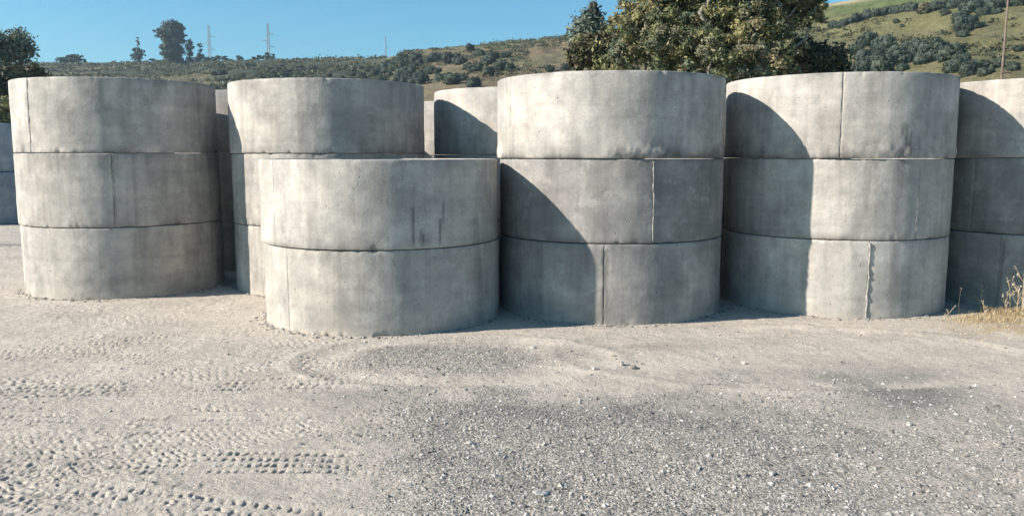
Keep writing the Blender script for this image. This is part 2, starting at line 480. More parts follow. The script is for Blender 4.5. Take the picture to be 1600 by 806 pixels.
# loose gravel: small angular stones (nobody could count them)
def stones_mesh(pts, sizes, seed, flat=.6):
    r = np.random.default_rng(seed); n = len(pts)
    base = np.array([(1, 0, 0), (0, 1, 0), (-1, 0, 0), (0, -1, 0), (0, 0, 1), (0, 0, -1)], float)
    f = np.array([(0, 1, 4), (1, 2, 4), (2, 3, 4), (3, 0, 4), (1, 0, 5), (2, 1, 5), (3, 2, 5), (0, 3, 5)])
    v = base[None] * r.uniform(.6, 1.25, (n, 6, 1)) + r.uniform(-.3, .3, (n, 6, 3))
    a = r.uniform(0, 6.28, n); c, s = np.cos(a)[:, None], np.sin(a)[:, None]
    vx = v[..., 0] * c - v[..., 1] * s; vy = v[..., 0] * s + v[..., 1] * c
    v = np.stack([vx, vy, v[..., 2] * flat], -1) * sizes[:, None, None]
    v += pts[:, None, :]
    F = f[None] + (np.arange(n) * 6)[:, None, None]
    return v.reshape(-1, 3), F.reshape(-1, 3)
r = np.random.default_rng(3)
NS = 75000
jj = (r.random(NS) ** .9 * (np.searchsorted(ys, 9.8) - 1)).astype(int); ii = (r.random(NS) * (NC * .92) + NC * .04).astype(int)
keep = r.random(NS) < np.clip(colg[jj, ii, 0] * .95 + .10 + .5 * colg[jj, ii, 1], 0, 1) * (1 - .6 * np.clip(leftm[jj, ii], 0, 1))
jj, ii = jj[keep], ii[keep]
inside = np.zeros(len(jj), bool)
for n, cx, cy, R in STACKS: inside |= np.hypot(X[jj, ii] - cx, Y[jj, ii] - cy) < R + .01
jj, ii = jj[~inside], ii[~inside]
sz = np.exp(r.normal(math.log(.0062), .5, len(jj))); sz = np.clip(sz, .003, .022)
pts = np.stack([X[jj, ii] + r.uniform(-.01, .01, len(jj)), Y[jj, ii] + r.uniform(-.01, .01, len(jj)), Z[jj, ii] + sz * .05], -1)
V, F = stones_mesh(pts, sz, 4)
for n_, cx, cy, R_ in STACKS[:6]:
    k_ = 420; a_ = r.uniform(-math.pi, 0, k_); q_ = R_ + .012 + np.abs(r.normal(size=k_)) * .05
    xs_, ys_ = cx + q_ * np.cos(a_), cy + q_ * np.sin(a_); s2 = np.clip(np.exp(r.normal(math.log(.008), .45, k_)), .004, .024)
    ok_ = np.ones(k_, bool)
    for n2_, c2, d2, R2 in STACKS: ok_ &= np.hypot(xs_ - c2, ys_ - d2) > R2 + .008
    xs_, ys_, s2 = xs_[ok_], ys_[ok_], s2[ok_]
    P_ = np.stack([xs_, ys_, np.array([yard_z(u_, w_) for u_, w_ in zip(xs_, ys_)]) + s2 * .2], -1)
    V2, F2 = stones_mesh(P_, s2, 44); F = np.concatenate([F, F2 + len(V)]); V = np.concatenate([V, V2]); jj = np.concatenate([jj, np.zeros(len(P_), int)])
tone = r.choice([.13, .21, .30, .38, .46], len(jj), p=[.2, .27, .30, .18, .05])[:, None] * np.array([[1.02, .98, .92]])
t = NT('gravel_stones'); a = t.new('ShaderNodeAttribute', attribute_name='Col').outputs['Color']
M_GRAVEL = t.out(a, .95)
me = make_mesh('gravel', V, F, M_GRAVEL, np.repeat(tone, 6, 0), smooth=False)
tag(link('gravel', me), 'loose grey and pale gravel scattered over the dusty yard', 'gravel', kind='stuff')

# single clods and stones big enough to pick out
def rock(size, seed, flat, mat):
    r = np.random.default_rng(seed)
    nlat, nlon = 7, 10
    V = []
    for i in range(nlat):
        ph = math.pi * (i + .001) / (nlat - 1 + .002)
        for j in range(nlon):
            th = 2 * math.pi * j / nlon
            k = 1 + .35 * (float(vn(th * 1.3 + seed, ph * 2, seed)) - .5) + r.uniform(-.07, .07)
            V.append((math.sin(ph) * math.cos(th) * k, math.sin(ph) * math.sin(th) * k * .7, math.cos(ph) * flat * k))
    return make_mesh('stone', np.array(V) * size, grid_faces(nlat, nlon, True)[:, ::-1], mat, smooth=False)
for px, py, wpx, flat, rot, mat, lab in (
    (846, 771, 26, .22, .25, M_STONE, 'thin pale stone flake tilted over a black shadow near the bottom edge'),
    (972, 573, 7, .9, .3, M_STONE, 'pale stone chip standing upright on the dirt in front of the middle stack'),
    (990, 576, 12, .5, .2, M_STONE_D, 'flat brown clod beside the upright pale chip in front of the middle stack'),
    (930, 582, 13, .35, .4, M_STONE, 'pale flat stone at the right end of the curved wheel rut'),
    (1421, 662, 9, .7, .1, M_STONE, 'single white pebble on pale dust below the dark oily patch'),
    (1206, 742, 9, .7, .5, M_STONE, 'white pebble beside a dark dent in the lower right gravel'),
    (734, 692, 12, .45, .15, M_STONE, 'light stone on grey gravel in the middle foreground'),
    (726, 672, 4.5, .9, .0, M_STONE, 'small round white pebble in the middle foreground gravel'),
    (1162, 570, 7, .7, .7, M_STONE, 'whitish chip on bright dirt in front of the right stack'),
    (958, 560, 9, .45, .9, M_STONE_D, 'dark brown clod on the rut nearest the middle stack'),
    (833, 546, 9, .5, .0, M_STONE, 'light stone just outside the front shadow of the middle stack'),
    (1508, 711, 10, .4, .4, M_STONE_D, 'flat dark clod on pale dust towards the lower right corner')):
    x, y = gnd(px, py); size = wpx / FPX * y * .62
    o = link('stone', rock(size, px, flat, mat), loc=(x, y, yard_z(x, y) + size * flat * .45))
    o.rotation_euler = (rot * .4, .15, rot * 3)
    tag(o, lab, 'stone')

# ------------------------------------------------------------------ concrete rings
def ring_mesh(R, h, seed, seams=(), nang=400, nz=30, wall=.11, drips=(), grime=.5, rough_low=0., mat=None, base=0., chf=.009):
    """hollow precast ring; seams: (angle, depth, step); drips: (angle, z0, z1, width)"""
    ang = list(np.linspace(-math.pi * 1.5, math.pi * .5, nang, endpoint=False))   # texture wrap at the back
    for a, dp, st in seams: ang += [a - .010, a - .004, a, a + .004, a + .010]
    ang = np.array(sorted(set(ang)))
    ch = chf
    zs = np.concatenate([[.0, ch * .35], np.linspace(ch, h - ch, nz), [h - ch * .35, h]])
    rin = np.concatenate([[-ch, -ch * .3], np.zeros(nz), [-ch * .3, -ch]])
    A, ZZ = np.meshgrid(ang, zs)
    Rr = R + np.repeat(rin[:, None], len(ang), 1)
    U = A * R
    d = (fbm(U * 1.1 + seed * 3.7, ZZ * .6, seed, 3) - .5) * .016 + (fbm(U * 6 + seed, ZZ * 6, seed + 9, 3) - .5) * .007
    stain = np.zeros_like(d)
    for a, dp, st in seams:
        jag = (vn(ZZ * 22, ZZ * 0 + a * 7, seed + 3) - .5) * .010
        d -= dp * np.exp(-((A - a - jag) / .005) ** 2) * (.5 + vn(ZZ * 14, ZZ * 0, seed + 5))
        d += st * sstep(-.004, .004, A - a) * (1 - sstep(.0, .8, A - a))
        stain += .12 * sstep(-.002, .004, (A - a) * (1 if st < 0 else -1)) * np.exp(-np.abs(A - a) / .22) * (.4 + fbm(U * 5, ZZ * 2, seed + 7, 3))
        stain += sstep(.2, .5, vn(ZZ * 4.5, ZZ * 0, seed + 8)) * min(.5, dp * 40) * np.exp(-((A - a - jag) / .006) ** 2) * (.35 + .9 * vn(ZZ * 9, ZZ * 0, seed + 6))
    # chipped rims
    top = np.exp(-((h - ZZ) / .03)); bot = np.exp(-(ZZ / .035))
    chip = np.maximum(0, fbm(U * 12 + seed, ZZ * 7, seed + 21, 3) - .66)
    d -= (top * .11 + bot * .14) * chip
    d += (top + bot) * (vn(U * 30, ZZ * 20, seed + 22) - .5) * .0025
    if rough_low:
        m = np.exp(-((ZZ - .05) / .09) ** 2) * sstep(.45, .6, fbm(U * 1.5, ZZ * 0, seed + 31, 3)) * rough_low
        d += m * (fbm(U * 14, ZZ * 14, seed + 33, 4) - .45) * .07
        stain += m * .5 * sstep(.45, .6, fbm(U * 12, ZZ * 12, seed + 34, 3))
    Rr = Rr + d
    zoff = (top > .3) * (-.003 * np.maximum(0, vn(U * 7, U * 0, seed + 41) - .6) * 2)
    # grime at the lower and upper edge, wandering
    gl = np.exp(-ZZ / (.02 + .07 * fbm(U * 2.2, ZZ * 0, seed + 51, 4))) * sstep(.35, .65, fbm(U * 3.5, ZZ * 4, seed + 52, 3))
    gt = np.exp(-(h - ZZ) / (.01 + .04 * fbm(U * 2.6, ZZ * 0, seed + 53, 4))) * sstep(.45, .7, fbm(U * 4, ZZ * 4, seed + 54, 3))
    stain += grime * (gl + .7 * gt)
    stain += .22 * sstep(.60, .74, fbm(U * 7, ZZ * 1.2, seed + 55, 4)) + .16 * sstep(.55, .72, fbm(U * 2.1, ZZ * 2.4, seed + 56, 5))
    for a, z0, z1, w in drips:
        wa = a + (vn(ZZ * 12, ZZ * 0 + a, seed + 61) - .5) * .008
        stain += .85 * np.exp(-((A - wa) * R / (w * 1.35)) ** 2) * sstep(z0 - .02, z0 + .05, ZZ) * (1 - sstep(z1 - .04, z1, ZZ)) * (.5 + .7 * vn(ZZ * 15, A * 90, seed + 62))
    stain = np.clip(stain, 0, .9)
    dustm = base * np.clip(np.exp(-ZZ / (.015 + .11 * fbm(U * 2.6, ZZ * 0, seed + 57, 4) ** 2)) * 1.2, 0, .9) * sstep(.2, .55, fbm(U * 6, ZZ * 9, seed + 58, 3) + .25 * np.exp(-ZZ / .03))
    Xo = Rr * np.cos(A); Yo = Rr * np.sin(A); Zo = ZZ + zoff
    outer = np.stack([Xo, Yo, Zo], -1)
    # inner wall
    Ri = R - wall
    zi = np.array([h, h - ch, h * .66, h * .33, ch, 0.0]); ri = np.array([ch, 0, 0, 0, 0, ch])
    Ai, Zi = np.meshgrid(ang, zi)
    Rq = Ri + ri[:, None] + (fbm(Ai * 8, Zi * 5, seed + 71, 3) - .5) * .006
    inner = np.stack([Rq * np.cos(Ai), Rq * np.sin(Ai), Zi + 0 * Ai], -1)
    inner[0, :, 2] += zoff[-1] * .5
    V = np.concatenate([outer, inner, outer[:1]], 0)
    nr = V.shape[0]; n = len(ang)
    uvv = np.concatenate([ZZ[:, 0], h + .1 + (h - zi), [2 * h + .3]])
    UVg = np.stack([np.repeat((ang * R)[None] + seed * 5.3, nr, 0), np.repeat(uvv[:, None], n, 1) + seed * 2.1], -1)
    S = np.concatenate([stain, np.repeat((stain[-1] * .5)[None], len(zi), 0), stain[:1]], 0)
    Dm = np.concatenate([dustm, dustm[:len(zi)] * 0, dustm[:1]], 0); Dm = np.concatenate([Dm, Dm[:, :1]], 1)
    # seam duplicate column for the wrap
    V = np.concatenate([V, V[:, :1]], 1); S = np.concatenate([S, S[:, :1]], 1)
    last = UVg[:, :1].copy(); last[..., 0] = (ang[0] + 2 * math.pi) * R + seed * 5.3
    UVg = np.concatenate([UVg, last], 1)
    return make_mesh('concrete_ring', V.reshape(-1, 3), grid_faces(nr, n + 1), mat or M_CONC, uv=UVg.reshape(-1, 2), stain=S.reshape(-1), col=np.repeat(Dm.reshape(-1, 1), 3, 1))

def seam_strip(R, h, a, seed, wid=.016, proud=.008, z0=.02, z1=None):
    """rough bead of mortar squeezed out at a mould joint"""
    r = np.random.default_rng(seed); z1 = z1 or h - .02
    n = 46; zz = np.linspace(z0, z1, n)
    c = a + (vn(zz * 11, zz * 0, seed) - .5) * .012
    w = wid * (.25 + 1.0 * vn(zz * 26, zz * 0, seed + 1)); p = proud * (.1 + 1.5 * vn(zz * 31, zz * 0, seed + 2))
    rows = []
    for k, (q, e) in enumerate(((-1, -.012), (-.45, .8), (.0, 1.0), (.5, .7), (1, -.012))):
        aa = c + q * w / R; rr = R + (p * e if e > 0 else -.01)
        rows.append(np.stack([rr * np.cos(aa), rr * np.sin(aa), zz], -1))
    V = np.stack(rows, 1)
    return make_mesh('mortar_seam', V.reshape(-1, 3), grid_faces(n, 5), M_SEAM)

def ang_of(cx, cy, R, px, py):
    """angle on the outer wall of the ring seen at photo column px"""
    d = ray(px, py); d = d / math.hypot(d[0], d[1])
    b = -(cx * d[0] + cy * d[1]); c = cx * cx + cy * cy - R * R; q = b * b - c
    if q < 0: return None
    L = -b - math.sqrt(q)
    a = math.atan2(d[1] * L - cy, d[0] * L - cx)
    if a > math.pi / 2: a -= 2 * math.pi
    return a

POS = {n: (x, y, R) for n, x, y, R in STACKS}
# stack, level, height, dx, dy, dR, material, seams [(px, groove, step)], mortar beads [(px, width, proud)], drips [(px, z0, z1, w)], grime, rough, label
RINGS = [
    ('A', 0, .86, 0, 0, 0, M_CONC_G, [(290, .004, -.002)], [], [], .4, 0, 'bottom concrete ring of the leftmost three-high front stack'),
    ('A', 1, .86, -.012, .0, .004, M_CONC_G, [(177, .010, -.007)], [(180, .010, .005)], [], .6, 0, 'middle ring of the leftmost front stack with a ragged vertical joint down its centre'),
    ('A', 2, .86, -.02, .005, 0, M_CONC, [(46, .006, -.006)], [], [], .7, 0, 'top ring of the leftmost front stack with a vertical line near its sunlit left edge'),
    ('B', 0, .855, 0, 0, 0, M_CONC, [(411, .004, .002)], [], [], .4, 0, 'bottom ring of the three-high stack just behind the short stack, mostly hidden'),
    ('B', 1, .86, -.01, 0, -.003, M_CONC, [(409, .005, .003)], [], [], .4, 0, 'middle ring of the three-high stack just behind the short stack, left edge shadowed'),
    ('B', 2, .862, -.015, 0, .01, M_CONC, [(632, .007, -.006)], [], [], .45, 0, 'top ring of the stack just behind the short stack, mottled pale, jointed at right'),
    ('F', 0, .825, .004, 0, 0, M_CONC_G, [(449, .005, -.004)], [], [], .35, 0, 'lower ring of the short two-high stack, standing on the gravel in front'),
    ('F', 1, .835, -.012, -.012, .004, M_CONC_G, [(428, .004, -.003), (765, .008, -.005)], [], [(645, .03, .42, .010), (657, .01, .20, .008), (661, .01, .16, .007), (688, .02, .30, .008), (692, .2, .46, .008)], .45, 0, 'upper ring of the short two-high stack with thin dark drip marks at its foot'),
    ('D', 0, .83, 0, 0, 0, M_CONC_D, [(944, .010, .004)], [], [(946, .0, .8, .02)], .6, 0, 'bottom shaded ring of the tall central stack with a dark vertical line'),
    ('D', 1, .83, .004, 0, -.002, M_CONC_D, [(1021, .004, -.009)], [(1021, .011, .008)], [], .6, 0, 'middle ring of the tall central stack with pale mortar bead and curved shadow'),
    ('D', 2, .845, -.01, -.004, .008, M_CONC, [(797, .005, -.006), (1114, .008, -.004)], [], [], 1.0, 1.0, 'top ring of the tall central stack, bright with a crumbling lower edge'),
    ('E', 0, .83, 0, 0, 0, M_CONC_G, [(1357, .003, -.004)], [(1357, .013, .010)], [], .5, 0, 'bottom ring of the second stack from right with a rough pale mortar bead'),
    ('E', 1, .83, .006, 0, 0, M_CONC_G, [(1436, .005, -.005)], [(1434, .006, .004)], [], .5, 0, 'middle ring of the second stack from right, half in shadow with faint diagonal scratches'),
    ('E', 2, .865, .0, -.006, .006, M_CONC, [(1315, .009, .003)], [(1313, .005, .004)], [(1418, .08, .36, .016), (1425, .02, .30, .010), (1411, .2, .36, .010)], .8, .5, 'top ring of the second stack from right with a jagged dark crack'),
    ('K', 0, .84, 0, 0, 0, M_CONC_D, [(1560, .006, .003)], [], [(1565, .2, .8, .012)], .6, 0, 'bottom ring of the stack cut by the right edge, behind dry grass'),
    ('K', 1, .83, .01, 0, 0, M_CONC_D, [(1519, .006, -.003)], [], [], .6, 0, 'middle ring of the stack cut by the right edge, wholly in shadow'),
    ('K', 2, .84, -.01, 0, 0, M_CONC, [], [], [], .5, 0, 'top ring of the stack cut by the right edge, sunlit above a curved shadow'),
    ('G', 0, .85, 0, 0, 0, M_CONC, [], [], [], .4, 0, 'bottom ring of rear stack seen between the short stack and tall central stack'),
    ('G', 1, .85, 0, 0, 0, M_CONC, [], [], [], .4, 0, 'middle ring of rear stack seen between the short stack and tall central stack'),
    ('G', 2, .86, 0, 0, 0, M_CONC, [], [], [], .3, 0, 'top ring of the rear stack above the short one with a large dark diagonal shadow'),
    ('C', 0, .87, 0, 0, 0, M_CONC, [], [], [], .4, 0, 'bottom ring of rear stack in the narrow gap right of the leftmost stack'),
    ('C', 1, .87, 0, 0, 0, M_CONC, [], [], [], .4, 0, 'middle ring of rear stack in the narrow gap right of the leftmost stack'),
    ('C', 2, .88, 0, 0, 0, M_CONC, [], [], [], .4, 0, 'top ring of the rear stack in the left gap, a bright narrow strip'),
    ('H', 0, .84, 0, 0, 0, M_CONC, [], [], [], .4, 0, 'bottom ring of the farthest rear stack hidden behind the short stack'),
    ('H', 1, .84, 0, 0, 0, M_CONC, [], [], [], .4, 0, 'middle ring of the farthest rear stack hidden behind the short stack'),
    ('H', 2, .85, 0, 0, 0, M_CONC, [], [], [], .4, 0, 'top ring of the farthest rear stack, a pale sliver in the central gap'),
]
for q_, w_ in (('M', 'between the tall central stack and its right neighbour'), ('N', 'between the two rightmost stacks')):
    for lv in range(3):
        RINGS.append((q_, lv, .83, 0, 0, 0, M_CONC, [], [], [], .4, 0, ('bottom', 'middle', 'top')[lv] + ' ring of the rear stack ' + w_))
zlev = {}
for k, (st, lv, h, dx, dy, dR, mat, seams, beads, drips, grime, rough, lab) in enumerate(RINGS):
    cx, cy, R = POS[st]; cx += dx; cy += dy; R += dR
    z = zlev.get(st, -.01)
    pyv = 430 - 120 * lv
    S = [(ang_of(cx, cy, R, p, pyv), g, s) for p, g, s in seams]
    Dp = [(ang_of(cx, cy, R, p, pyv), a, b, w) for p, a, b, w in drips]
    front = st in 'ABFDEK'
    me = ring_mesh(R, h, 100 + k * 7, [q for q in S if q[0] is not None], 400 if front else 160, 30 if front else 12,
                   drips=[q for q in Dp if q[0] is not None], grime=grime, rough_low=rough, mat=mat, base=float(lv == 0))
    o = link('concrete_ring', me, loc=(cx, cy, z))
    tag(o, lab, 'concrete ring', 'large precast concrete rings stacked in the yard')
    for p, w, pr in beads:
        link('mortar_seam', seam_strip(R, h, ang_of(cx, cy, R, p, pyv), 300 + k, w, pr), parent=o)
    zlev[st] = z + h + .007

# far stack at the left edge
for lv in range(2):
    cx, cy = at(-18, 335, 25.2)[:2]
    me = ring_mesh(1.36 - .05 * lv, 1.24 + .06 * (1 - 2 * lv), 700 + lv, [], 200, 14, mat=M_PIPE, chf=.05)
    o = link('concrete_ring', me, loc=(cx, cy, -.02 + lv * 1.30))
    tag(o, ['lower', 'upper'][lv] + ' ring of the distant bluish two-high stack at the left edge', 'concrete ring', 'large precast concrete rings stacked in the yard')

for lv in range(3):     # unseen neighbour stack, added outside the frame to shade it
    o = link('concrete_ring', ring_mesh(1.3, .95, 720 + lv, [], 160, 12, mat=M_CONC), loc=(cx - 2.75, cy - .55, -.02 + lv * .955))  # added unseen ring, shades the distant stack
    tag(o, ('bottom', 'middle', 'top')[lv] + ' ring of an unseen stack added beyond the left edge to shade the distant one', 'concrete ring', 'large precast concrete rings stacked in the yard')

# ------------------------------------------------------------------ foliage builders
def crown(lobes, nclump, nleaf, size, seed, palette, spread=.28, hollow=.45, elong=1.9, droop=0., orient=.8):
    """lobes (x,y,z,rx,ry,rz); clumps of small leaf faces spread through the lobes"""
    r = np.random.default_rng(seed)
    L = np.array(lobes, float); w = L[:, 3] * L[:, 4] * L[:, 5]; w = w ** .72; w /= w.sum()
    k = r.choice(len(L), nclump, p=w)
    d = r.normal(size=(nclump, 3)); d /= np.linalg.norm(d, axis=1)[:, None]
    rad = (hollow + (1 - hollow) * r.random(nclump) ** .6)[:, None]
    rad = rad * (1 + .22 * (r.random((nclump, 1)) - .4))
    cc = L[k, :3] + d * rad * L[k, 3:]
    pal = np.array(palette)
    cw = r.random(nclump); ci = r.integers(0, len(pal), nclump)
    ccol = pal[ci] * (.82 + .36 * cw)[:, None]
    n = nclump * nleaf
    cl = np.repeat(np.arange(nclump), nleaf)
    off = r.normal(size=(n, 3)) * spread * np.minimum(L[k[cl], 3:].min(axis=1), 9)[:, None]
    off[:, 2] *= .8; off[:, 2] -= droop * np.abs(off[:, 0])
    c = cc[cl] + off
    s = size * r.uniform(.6, 1.35, n)
    nn = (c - L[k[cl], :3]) / L[k[cl], 3:]; nn /= np.linalg.norm(nn, axis=1)[:, None] + 1e-6
    nn = nn * orient + r.normal(size=(n, 3)) * .5
    a = r.normal(size=(n, 3)); a[:, 2] -= droop * 2; a = np.cross(nn, a); a /= np.linalg.norm(a, axis=1)[:, None] + 1e-9
    b = np.cross(nn, a); b /= np.linalg.norm(b, axis=1)[:, None]
    a = a * (s * elong * .5)[:, None]; b = b * (s * .5)[:, None]
    V = np.stack([c - a, c + b, c + a, c - b], 1).reshape(-1, 3)
    F = np.arange(n * 4).reshape(-1, 4)
    col = np.repeat(ccol[cl] * r.uniform(.8, 1.2, (n, 1)), 4, 0)
    return V, F, col

def tube(path, r0, r1, sides=8, seed=0):
    path = np.array(path, float); n = len(path)
    V = []
    for i, p in enumerate(path):
        tdir = path[min(i + 1, n - 1)] - path[max(i - 1, 0)]; tdir /= np.linalg.norm(tdir)
        ux = np.cross(tdir, [0.3, 1, .1]); ux /= np.linalg.norm(ux); uy = np.cross(tdir, ux)
        rr = r0 + (r1 - r0) * i / (n - 1)
        for j in range(sides):
            th = 2 * math.pi * j / sides; q = rr * (1 + .12 * math.sin(3 * th + i))
            V.append(p + ux * math.cos(th) * q + uy * math.sin(th) * q)
    return np.array(V), grid_faces(n, sides, True)

def join(parts):
    Vs, Fs, o = [], [], 0
    for V, F in parts: Vs.append(V); Fs.append(F + o); o += len(V)
    return np.concatenate(Vs), np.concatenate(Fs)

def wiggle(a, b, n, amp, seed):
    r = np.random.default_rng(seed); t_ = np.linspace(0, 1, n)[:, None]
    p = np.array(a) * (1 - t_) + np.array(b) * t_
    p[1:-1] += r.normal(size=(n - 2, 3)) * amp
    return p

def limbs(base, targets, r0, seed, fork=.35):
    r = random.Random(seed); parts = []
    base = np.array(base, float); top = np.mean([q for q in targets], axis=0)
    mid = base + (top - base) * fork; mid[0] = base[0] * .6 + mid[0] * .4; mid[1] = base[1] * .6 + mid[1] * .4
    parts.append(tube(wiggle(base - np.array([0, 0, .15]), mid, 6, r0 * .25, seed), r0, r0 * .72))
    for k, q in enumerate(targets):
        st = base + (mid - base) * r.uniform(.7, 1.0)
        pth = wiggle(st, q, 7, np.linalg.norm(np.array(q) - st) * .035, seed + k + 1)
        parts.append(tube(pth, r0 * .32, r0 * .07, 6))
        for m in range(3):
            i = r.randint(2, 5); e = pth[i] + np.array([r.uniform(-1, 1), r.uniform(-1, 1), r.uniform(.2, 1)]) * np.linalg.norm(pth[-1] - pth[0]) * .13
            parts.append(tube(wiggle(pth[i], e, 4, .02, seed + k * 7 + m), r0 * .16, r0 * .04, 5))
    return join(parts)

def tree(name, label, cat, base, lobes, ncl, nlf, size, seed, palette, r0, bark, group=None, **kw):
    o = empty(name, base); b = np.array(base, float)
    V, F = limbs(base, [np.array(l[:3]) + np.array([0, 0, l[5] * .3]) for l in lobes], r0, seed)
    link('trunk', make_mesh('trunk', V - b, F, bark), parent=o)
    V, F, c = crown(lobes, ncl, nlf, size, seed, palette, **kw)
    link('crown', make_mesh('crown', V - b, F, M_LEAF, c, smooth=False), parent=o)
    tag(o, label, cat, group)
    return o

def lob(px, py, rpx, dist, sy=.9, sz=.85):
    p = at(px, py, dist); k = rpx / FPX * dist
    return (p[0], p[1], p[2], k, k * sy, k * sz)

G_MAIN = [(.20, .21, .09), (.26, .24, .11), (.14, .16, .08), (.27, .235, .13), (.11, .135, .08), (.22, .215, .14)]
G_DARK = [(.06, .075, .045), (.08, .09, .045), (.045, .06, .04), (.11, .105, .055)]
G_GREY = [(.13, .16, .12), (.10, .13, .10), (.16, .19, .145), (.08, .11, .085)]
G_HILL = [(.055, .078, .056), (.045, .064, .05), (.07, .092, .062), (.06, .078, .062)]
G_BRN = [(.10, .09, .05), (.075, .07, .04), (.055, .06, .035)]

# big broadleaf tree behind the central stacks
D0 = 19.0
lobes = [lob(1003, 38, 46, D0), lob(985, 92, 38, D0), lob(1052, 62, 52, D0 - .5), lob(1040, 5, 55, D0), lob(1110, 25, 60, D0 + .3), lob(1120, 92, 48, D0 - .8),
         lob(1175, 45, 55, D0), lob(1190, 100, 50, D0 - .3), lob(1215, 10, 48, D0 + .5), lob(1255, 8, 34, D0), lob(1275, 16, 22, D0), lob(1228, 70, 30, D0), lob(1050, -60, 80, D0 + .4),
         lob(1150, -80, 95, D0), lob(1220, -60, 60, D0), lob(1140, -170, 80, D0), lob(1060, 110, 45, D0)]
bx, by = at(1110, 300, D0)[:2]
tree('broadleaf_tree', 'large yellow-green leafy tree rising behind the tall central concrete stack', 'tree', (bx, by, -.09), lobes, 1950, 78, .036, 21, G_MAIN, .28, M_BARK_P, spread=.11, hollow=.35, droop=.5, orient=.5, elong=2.6)
# extra pale limbs are inside its trunk part; conifer-like young tree at its left
D1 = 23.0
lobes = [lob(926, 14, 10, D1), lob(924, 32, 16, D1), lob(921, 50, 24, D1), lob(935, 62, 24, D1), lob(930, -6, 6, D1)]
bx, by = at(925, 300, D1)[:2]
tree('feathery_tree', 'small feathery grey-green tree with a wispy pointed top left of the big tree', 'tree', (bx, by, -.09), lobes, 170, 34, .055, 22, G_GREY, .05, M_BARK_D, spread=.34, hollow=.1, elong=3)
lobes = [lob(915, 78, 24, 22), lob(942, 85, 26, 22), lob(905, 96, 14, 22), lob(950, 110, 26, 22), lob(945, 58, 14, 22)]
bx, by = at(930, 300, 22)[:2]
tree('shrub', 'brownish green shrub below the feathery tree, left of the big tree', 'shrub', (bx, by, -.09), lobes, 300, 36, .06, 23, G_BRN + G_MAIN[:1], .07, M_BARK, spread=.2)
lobes = [lob(1290, 100, 32, 21), lob(1255, 90, 28, 21), lob(1262, 112, 36, 21), lob(1222, 112, 34, 21), lob(1306, 112, 18, 21)]
bx, by = at(1270, 300, 21)[:2]
tree('shrub', 'dark rounded shrub right of the big tree above the second stack from right', 'shrub', (bx, by, -.09), lobes, 480, 36, .056, 24, G_DARK, .08, M_BARK_D, spread=.2)

# trees at the left edge
D2 = 46.0
lobes = [lob(30, 68, 17, D2), lob(12, 78, 18, D2), lob(36, 84, 14, D2), lob(-12, 75, 22, D2), lob(-25, 95, 26, D2), lob(18, 96, 12, D2)]
bx, by = at(5, 230, D2)[:2]
tree('grey_green_tree', 'grey-green tree with a ragged crown at the left edge of the picture', 'tree', (bx, by, -.09), lobes, 150, 46, .10, 25, [(.17, .20, .155), (.13, .165, .125), (.20, .23, .18)], .18, M_BARK, spread=.30, hollow=.2, orient=.4)
for px, py, rp, dd, pal, lab, sd in ((48, 118, 15, 44, G_BRN, 'brownish shrub peeping over the left shoulder of the leftmost front stack', 26),
                              (12, 130, 24, 43, G_BRN + G_DARK, 'dark shrub under the ragged tree at the left edge', 27),
                              (6, 178, 26, 40, G_MAIN, 'fresh green bush above the distant two-high stack at the left edge', 28)):
    lobes = [lob(px, py, rp, dd), lob(px - rp, py + rp * .5, rp, dd), lob(px + rp * .3, py + rp * .8, rp * .9, dd), lob(px - rp * 1.9, py + 4, rp * 1.1, dd), lob(px - 5, py + rp * 1.9, rp, dd)]
    bx, by = at(px, 230, dd)[:2]
    tree('shrub', lab, 'shrub', (bx, by, -.09), lobes, 230, 36, .12, sd, pal, .09, M_BARK_D, spread=.25)

# ------------------------------------------------------------------ hillside bushes
ORD = 'first second third fourth fifth sixth seventh eighth ninth tenth eleventh twelfth thirteenth fourteenth fifteenth sixteenth seventeenth eighteenth nineteenth'.split()
def bush_mesh(seed, pal, n=150):
    r = random.Random(seed)
    lobes = [(0, 0, .35, .75, .75, .55)] + [(r.uniform(-.6, .6), r.uniform(-.6, .6), r.uniform(.2, .75), *([r.uniform(.28, .48)] * 3)) for _ in range(8)]
    V, F, c = crown(lobes, n, 24, .085, seed, pal, spread=.15, hollow=.85, elong=1.3, orient=1.5)
    # dense twiggy inside of each lobe, so no light leaks through
    for k, (x, y, z, a, b, h) in enumerate(lobes):
        la, lo = np.meshgrid(np.linspace(-1.5, 1.5, 6), np.linspace(0, 2 * math.pi, 9)[:-1], indexing='ij')
        q = np.stack([x + a * .86 * np.cos(la) * np.cos(lo), y + b * .86 * np.cos(la) * np.sin(lo), z + h * .86 * np.sin(la)], -1).reshape(-1, 3)
        F = np.concatenate([F, grid_faces(6, 8, True) + len(V)]); V = np.concatenate([V, q])
        c = np.concatenate([c, np.tile([pal[k % len(pal)]], (48, 1))])
    return make_mesh('hill_bush', V, F, M_LEAF, c, smooth=False)
BM = [bush_mesh(400 + i, G_HILL) for i in range(5)]
BMB = [bush_mesh(420 + i, G_BRN) for i in range(2)]
rr_ = random.Random(9)
def bush(px, py, rpx, label, group, ms=BM, sq=1.0):
    p = on_hill(px, py + rpx * .55)
    if p is None: p = on_hill(px, py + rpx)
    if p is None: return
    k = rpx / FPX * math.hypot(p[0], p[1]) * 1.12
    o = link('hill_bush', rr_.choice(ms), loc=(p[0], p[1], p[2] - .1 * k))
    o.scale = (k, k, k * sq * rr_.uniform(.95, 1.25)); o.rotation_euler = (0, 0, rr_.uniform(0, 6.28))
    tag(o, label, 'bush', group)
L1 = 'bush from the left in the dense dark clump on the right hillside'
